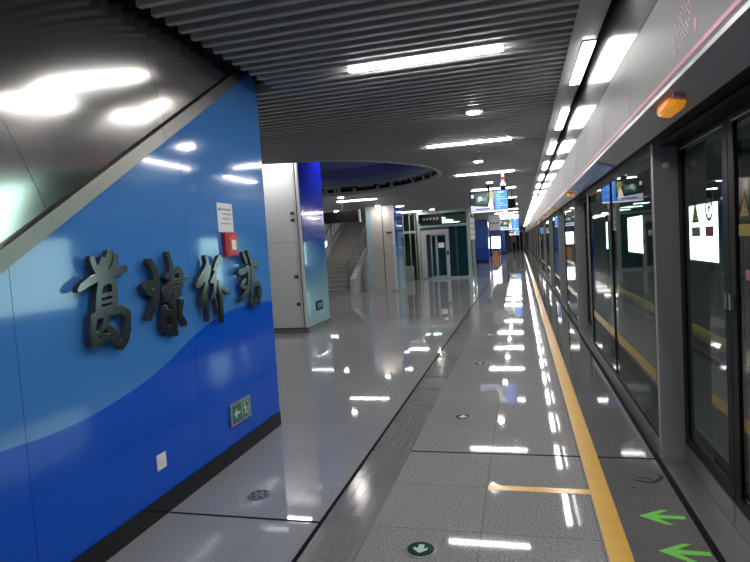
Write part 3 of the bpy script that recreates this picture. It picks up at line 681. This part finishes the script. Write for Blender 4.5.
aq = MB().prism([(10.56, .45), (10.60, .49), (10.60, .462), (10.66, .462), (10.66, .438), (10.60, .438), (10.60, .41)], X1 + .0172, X1 + .018, 'x'); aq.build('arrow', mat('dim_green_symbol', (.10, .22, .17), .5), t2_)
MB().box(X1 + .0172, X1 + .018, 10.70, 10.707, .40, .50).box(X1 + .0172, X1 + .018, 10.79, 10.797, .40, .50).box(X1 + .0172, X1 + .018, 10.70, 10.797, .495, .502).box(X1 + .0172, X1 + .018, 10.735, 10.76, .41, .47).build('running_man', mat('dim_green_symbol', (.10, .22, .17), .5), t2_)

# beige pillar by the stairs
t = empty('clad_pillar', (-4.6, 19.6, 0), 'beige panelled pillar with blue glass side between the stairs and lift', 'pillar')
X0, X1, Y0, Y1, ZT = -5.15, -4.10, 19.0, 20.1, 2.945
beige = mat('beige_panel', (.46, .43, .40), .35, var=.05, scale=2)
MB().box(X0 + .05, X1 - .05, Y0 + .05, Y1 - .05, 0, ZT).build('core', mat('raw_concrete', (.3, .3, .3), .8), t)
MB().box(X0 + .17, X0 + .56, Y0, Y0 + .045, .07, ZT).box(X0 + .60, X1 - .14, Y0, Y0 + .045, .07, ZT).build('front_panel', beige, t)
MB().box(X0 + .563, X0 + .597, Y0 + .02, Y0 + .045, .07, ZT).build('dark_gap', mat('brown_gap', (.10, .07, .06), .6), t)
MB().box(X0, X0 + .165, Y0 - .005, Y0 + .045, .07, ZT).build('corner_strip', mat('pale_blue_strip', (.36, .50, .62), .3), t)
MB().box(X1 - .13, X1 - .05, Y0 - .012, Y0 + .045, .07, ZT).build('corner_strip', mat('pale_strip', (.62, .63, .64), .3), t)
MB().box(X1 - .34, X1 - .16, Y0 - .03, Y0 - .001, 1.98, 2.05).build('lock_clip', mat('dark_clip', (.06, .06, .07), .5), t)
MB().box(X1 - .045, X1, Y0 + .0, Y1, .07, ZT).build('glass_side', print_blue, t)
MB().box(X0 - .04, X1 + .03, Y0 - .05, Y1 + .03, .0005, .07).build('base_plinth', mat('pale_base', (.42, .41, .40), .4), t)

# ------------------------------------------------------------------ stairs
t = empty('staircase', (-6.4, 18.5, 0), 'grey stone stairs rising behind the beige pillar', 'stairs')
st_ = MB(); N = 18; XA, XB, YS = -7.25, -5.72, 18.6
st_poly = [(YS, 0)]
for k in range(N): st_poly += [(YS + .29 * k, .155 * (k + 1)), (YS + .29 * (k + 1), .155 * (k + 1))]
st_poly += [(YS + .29 * N, 0)]
for k in range(N): st_.box(XA, XB, YS + .29 * k, YS + .29 * N, .155 * k, .155 * (k + 1) - .0)
st_.build('steps', mat('grey_step_stone', (.30, .29, .28), .5, var=.1), t)
ns = MB()
for k in range(N): ns.box(XA + .02, XB - .02, YS + .29 * k - .012, YS + .29 * k + .02, .155 * (k + 1) - .012, .155 * (k + 1) + .004)
ns.build('nosing', mat('pale_nosing', (.42, .41, .40), .4), t)
for (xa, xb) in ((XA - .16, XA - .005), (XB + .005, XB + .2)):
    MB().prism([(YS - .1, 0), (YS - .1, .5), (YS + .29 * N, 2.9), (YS + .29 * N, 0)], xa, xb, 'x').build('side_wall', mat('pale_stone_side', (.46, .46, .46), .4), t)
for x in (XA - .08, XB - .10):
    hr = MB().tube([(x, YS - .15, 1.0), (x, YS + .1, 1.0), (x, YS + 3.7, 2.92)], .025, 10).build('handrail', trim_steel, t)
    for k in range(5):
        y = YS + .02 + k * .85; zb = .3 + .52 * (y - YS)
        MB().tube([(x, y, zb - .3 if x > -6 else zb + .1), (x, y, min(2.9, zb + .68))], .014, 8).build('post', trim_steel, hr)
t = empty('hanging_direction_sign', (-5.1, 15.0, 2.28), 'dark unlit sign box hung from the ceiling in front of the stairs', 'sign')
MB().box(-6.2, -4.24, 14.9, 15.0, 2.28, 2.585).build('sign_box', black_m, t); MB().box(-4.239, -4.20, 14.89, 15.01, 2.26, 2.60).build('end_cap', alu, t)
for x in (-5.8, -4.7): MB().tube([(x, 14.95, 2.586), (x, 14.95, 3.04)], .015, 8).build('hanger', trim_steel, t)
t = empty('lit_poster_panel', (-8.9, 27.2, 1.15), 'small bright lit panel left of the stairs in the far hall', 'light box')
MB().box(-9.6, -9.05, 26.0, 26.1, 1.2, 2.0).build('case', alu, t); MB().box(-9.57, -9.08, 25.985, 25.999, 1.23, 1.97).build('lit_face', ad_m, t)
MB().box(-9.36, -9.30, 26.02, 26.08, 0, 1.2).build('stand', alu, t)
# pale glazed panels of the far hall behind the stairs
for k in range(5):
    x = -11.6 + k * .82
    o = empty('wall_panel', (x + .38, 29.4, 1.9), f'pale glossy wall panel high in the far hall behind the stairs, {ORD[k]} from its dark side', 'panel', 'pale wall panels in the far hall')
    MB().box(x, x + .74, 29.42, 29.495, .6, 3.0).build('face', mat('pale_glossy_panel', (.56, .58, .60), .12), o)
    MB().box(x - .03, x, 29.40, 29.495, .5, 3.02).build('edge_strip', trim_steel, o)

# ------------------------------------------------------------------ glass lift
t = empty('glass_lift', (-3.0, 25.3, 0), 'glass lift shaft with silver door frame beyond the beige pillar', 'lift')
LX0, LX1, LY0, LY1 = -4.35, -2.05, 24.5, 26.7
sf = mat('greenish_lift_steel', (.36, .44, .42), .35, metal=.6); dg_ = mat('dark_lift_interior', (.03, .05, .05), .5)
fr = MB()
for x in (LX0, LX1 - .14):
    for y in (LY0, LY1 - .14): fr.box(x, x + .14, y, y + .14, 0, 2.945)
for z in (2.24, 2.84): 
    fr.box(LX0 + .14, LX1 - .14, LY0, LY0 + .12, z, z + .10); fr.box(LX0 + .14, LX1 - .14, LY1 - .12, LY1, z, z + .1)
    for x in (LX0, LX1 - .12): fr.box(x, x + .12, LY0 + .14, LY1 - .14, z, z + .1)
fr.box(LX0 + .14, LX1 - .14, LY0, LY0 + .12, .0, .07)
fr.build('shaft_frame', sf, t)
MB().box(LX0 + .14, LX0 + .20, LY0 + .03, LY0 + .05, .1, 2.2).build('glass_pane', lift_glass, t) if False else None
portal = MB().box(-4.19, -3.97, LY0 - .04, LY0 + .12, .07, 2.14).box(-3.10, -2.98, LY0 - .04, LY0 + .12, .07, 2.14).box(-3.97, -3.10, LY0 - .04, LY0 + .12, 1.95, 2.14)
portal.build('door_frame', mat('silver_lift_door_frame', (.52, .52, .52), .35, metal=.5), t)
for a, b in ((-3.78, -3.54), (-3.535, -3.11)):
    l_ = MB().box(a, a + .05, LY0 + .0, LY0 + .05, .07, 1.95).box(b - .03, b, LY0 + .0, LY0 + .05, .07, 1.95).box(a + .05, b - .03, LY0, LY0 + .05, .07, .13).box(a + .05, b - .03, LY0, LY0 + .05, 1.88, 1.95).build('door_leaf', sf, t)
    MB().box(a + .05, b - .03, LY0 + .02, LY0 + .03, .13, 1.88).build('glass_pane', lift_glass, l_)
MB().box(-3.45, -3.2, LY0 - .002, LY0 + .0195, 1.34, 1.56).build('notice', white_print, t)
MB().box(-3.08, -3.01, LY0 - .06, LY0 - .0405, 1.02, 1.2).build('call_panel', black_m, t)
MB().box(-2.975, LX1 - .145, LY0 + .03, LY0 + .045, .08, 2.235).build('glass_pane', lift_glass, t)
MB().box(-3.0 + .3, -2.63, LY0 + .05, LY0 + .10, .08, 2.235).build('mullion', sf, t)
for x in (LX0 + .05, LX1 - .07): MB().box(x, x + .015, LY0 + .145, LY1 - .145, .02, 2.235).build('glass_pane', lift_glass, t)
MB().box(LX0 + .2, LX1 - .2, LY0 + .35, LY1 - .2, .03, 2.4).build('lift_car', mat('blue_lift_car', (.05, .13, .26), .3), t)
MB().box(LX0 + .145, LX1 - .145, LY1 - .1, LY1 - .085, .08, 2.235).build('glass_pane', lift_glass, t)
MB().box(LX0 + .145, LX1 - .145, LY0 + .03, LY0 + .045, 2.345, 2.835).build('glass_pane', lift_glass, t)
t = empty('glass_side_bay', (-4.8, 24.6, 0), 'dark green glass bay with thin uprights left of the lift door', 'glazing')
MB().box(-5.25, -4.40, 24.56, 24.58, .0, 2.85).build('glass_pane', lift_glass, t)
MB().box(-5.3, -4.40, 24.9, 24.95, 0, 2.94).build('back_panel', dg_, t)
for x in (-5.27, -4.98, -4.70, -4.46): MB().box(x, x + .045, 24.50, 24.555, 0, 2.94).build('upright', mat('olive_upright', (.20, .22, .15), .4), t)
MB().box(-5.3, -4.40, 24.48, 24.60, 2.05, 2.15).build('crossbar', sf, t)
tag(box('low_cabinet', mat('grey_cabinet', (.22, .23, .24), .5), -4.95, -4.55, 23.9, 24.4, .0, .62, org=(-4.75, 24.15, 0)), 'low grey cabinet on the floor in front of the green glass bay', 'cabinet').modifiers.new('bevel', 'BEVEL').width = .015
t = empty('hanging_direction_sign', (-3.65, 23.6, 2.45), 'dark sign box hung above the glass lift door', 'sign')
MB().box(-4.1, -3.12, 23.55, 23.65, 2.40, 2.78).build('sign_box', black_m, t)
for x in (-3.95, -3.3): MB().tube([(x, 23.6, 2.781), (x, 23.6, 3.04)], .015, 8).build('hanger', trim_steel, t)
pg = MB()
for k in range(5): pg.box(-3.9 + k * .14, -3.82 + k * .14, 23.546, 23.5495, 2.53, 2.62)
pg.build('lettering', mat('dim_print', (.16, .17, .17), .5), t)
t = empty('vertical_notice_strip', (-1.95, 24.45, 1.6), 'narrow strip of white notices on the lift corner post', 'notice')
for k in range(4): MB().box(-2.035, -1.86, 24.46, 24.475, 1.62 + k * .24, 1.80 + k * .24).build('sheet', white_print, t)
MB().box(-2.045, -1.85, 24.4755, 24.499, 1.6, 2.56).build('board', alu, t)

# ------------------------------------------------------------------ far end of the platform
def blue_pillar(x0, x1, y0, y1, lb):
    t = empty('blue_pillar', ((x0 + x1) / 2, (y0 + y1) / 2, 0), lb, 'pillar')
    MB().box(x0, x1, y0, y1, 1.05, 2.945).build('upper_cladding', mat('matt_blue_cladding', (.03, .10, .32), .2), t)
    MB().box(x0, x1, y0, y1, .14, 1.048).build('lower_cladding', mat('deep_blue_pillar_base', (.015, .06, .34), .2), t)
    MB().box(x0 + .02, x1 - .02, y0 + .02, y1 - .02, 0, .14).build('plinth', black_stone, t)
blue_pillar(-3.02, -2.12, 40, 41, 'blue clad pillar beyond the glass lift')
blue_pillar(-3.1, -1.5, 60, 61, 'broad blue clad pillar near the far end of the hall')
t = empty('lit_poster_panel', (-1.8, 44.5, .0), 'bright white lit panel facing the platform in the far distance', 'light box')
MB().box(-2.16, -1.46, 44.5, 44.6, .84, 1.80).build('case', alu, t); MB().box(-2.13, -1.49, 44.48, 44.499, .88, 1.77).build('lit_face', ad_m, t)
for x in (-2.1, -1.56): MB().box(x, x + .05, 44.52, 44.57, 0, .84).build('leg', alu, t)
t = empty('caution_board', (-1.9, 46.2, 0), 'small orange caution board standing on the floor under the lit panel', 'sign')
om = mat('orange_board', (.55, .20, .03), .5)
for s in (-1, 1): MB().prism([(46.2 + s * .30, 0), (46.2 + s * .28, 0), (46.2 + s * .01, .62), (46.2 + s * .03, .62)], -2.10, -1.72, 'x').build('board', om, t)
MB().tube([(-2.09, 46.2, .62), (-1.73, 46.2, .62)], .02, 8).build('hinge', om, t)
t = empty('hanging_direction_sign', (-1.2, 29, 2.2), 'pale grey double sign board hung beyond the first television', 'sign')
MB().box(-1.46, -.92, 29, 29.08, 2.42, 2.74).box(-1.46, -.92, 29, 29.08, 2.02, 2.34).build('board', mat('pale_sign_board', (.5, .5, .52), .4), t)
for x in (-1.45, -.96): MB().box(x, x + .03, 29.081, 29.11, 2.1, 3.04).build('hanger', alu, t)
t = empty('end_gate', (-.2, 71.9, 0), 'dark metal gate closing the far end of the platform', 'gate')
for x in (-1.0, -.55, -.1, .35): MB().box(x, x + .06, 71.86, 71.95, 0, 2.3).build('post', dark_steel, t)
MB().box(-1.0, .41, 71.87, 71.94, 2.3, 2.42).build('top_rail', dark_steel, t)
for x in (-.94, -.49, -.04): MB().box(x, x + .39, 71.9, 71.93, .1, 2.3).build('gate_panel', black_m, t)
MB().box(-.85, -.70, 71.85, 71.859, 1.1, 2.2).build('notice', mat('dim_pink_notice', (.4, .3, .32), .5), t)

# televisions hung over the platform
TVK = .30
def television(y, s, lb):
    x0, x1, z0, z1 = -1.225, -.245, 2.27, 2.80
    t = empty('hanging_television', (-.76, y, 2.27), lb, 'television', 'televisions hung over the platform')
    MB().box(x0, x1, y, y + .09, z0 - .012, z1 + .012).build('casing', black_m, t)
    sc_ = MB().box(x0 + .02, x1 - .02, y - .004, y - .0005, z0 + .0, z1).build('screen', mat('dark_screen', (.01, .012, .015), .15, emit=(.02, .03, .035), es=TVK), t)
    def em(n, c, k): return mat('screen_' + n, (.02, .02, .02), .2, emit=c, es=k * TVK)
    def patch(n, q, c, k=1.0, d=.005): MB().prism([(x0 + .02 + a * .94, z0 + b * .53) for a, b in q], y - d - .0006, y - d, 'y').build(n, em(n, c, k), sc_)
    B = lambda a, b, c, d: [(a, c), (b, c), (b, d), (a, d)]
    patch('picture_table', [(0, .10), (.63, .10), (.63, .22), (.0, .36)], (.62, .62, .85), 1.0)
    patch('picture_scenery', B(.14, .48, .42, .80), (.03, .09, .08), .9)
    patch('picture_window', B(.17, .44, .55, .74), (.16, .26, .28), .9, .0056)
    patch('picture_foliage', [(.2, .5), (.34, .62), (.3, .8), (.22, .78)], (.5, .65, .5), 1., .0062)
    patch('picture_yellow_wall', B(.52, .63, .45, .95), (.50, .42, .08), .9)
    patch('picture_figure', [(.46, .20), (.62, .20), (.60, .48), (.55, .70), (.50, .48)], (.95, .95, .75), 1.1, .0062)
    patch('picture_head', B(.02, .09, .72, .9), (.75, .75, .75), .9)
    patch('picture_dark_tray', B(.14, .52, .14, .19), (.01, .01, .02), 1, .0062)
    patch('side_panel', B(.655, 1, .08, 1), (.015, .20, .85), 1.3)
    for i in range(7): patch('side_panel_text', B(.70, .80 + .17 * ((i * 5) % 3) / 2, .16 + .105 * i, .20 + .105 * i), (.30, .60, 1.0), 1.1, .0062)
    patch('side_panel_heading', B(.74, .9, .90, .97), (.55, .8, 1), 1.2, .0062)
    patch('ticker', B(0, 1, .0, .075), (.75, .72, 1), 1.3)
    MB().tube([(-.74, y + .045, 2.813), (-.74, y + .045, 3.04)], .03, 10).build('hanger', black_m, t)
    return t
tv = television(15.0, 1, 'lit television hung over the platform, nearest of the row, with blue side panel')
tv2 = copy_tree(tv, (-.53, 30.6, 2.02), 'lit television hung over the platform, second and smaller, behind the first')
tv3 = copy_tree(tv, (-.53, 55, 1.86), 'tiny lit television hung farthest along the platform')
for q, y, z in ((tv2, 30.645, 2.563), (tv3, 55.045, 2.40)): MB().tube([(-.51, y, z + .22), (-.51, y, 3.04)], .03, 10).build('hanger_extension', black_m, q)
t = empty('ceiling_beacon', (-.29, 12.1, 2.56), 'white and red ceiling fitting hanging in front of the nearest television', 'fitting')
MB().lathe((-.29, 12.1, 0), [(.027, 2.83), (.027, 2.90), (.02, 3.04)], 16).build('stem', white_print, t)
MB().lathe((-.29, 12.1, 0), [(.04, 2.785), (.04, 2.83)], 16).build('red_band', red_plastic, t)
MB().lathe((-.29, 12.1, 0), [(.065, 2.645), (.06, 2.68), (.03, 2.735), (.028, 2.785)], 16).build('shade', white_print, t)
MB().lathe((-.29, 12.1, 0), [(.06, 2.57), (.065, 2.644)], 16).build('lamp_head', black_m, t)
t = empty('hanging_speaker', (-.13, 16, 2.38), 'black box hung just behind the nearest television', 'speaker')
MB().box(-.27, -.08, 16.0, 16.2, 2.38, 2.66).build('box', black_m, t, bevel=.01); MB().box(-.08, -.05, 16.05, 16.15, 2.48, 2.52).build('lamp', white_print, t)
MB().tube([(-.17, 16.1, 2.662), (-.17, 16.1, 3.04)], .012, 8).build('hanger', black_m, t)
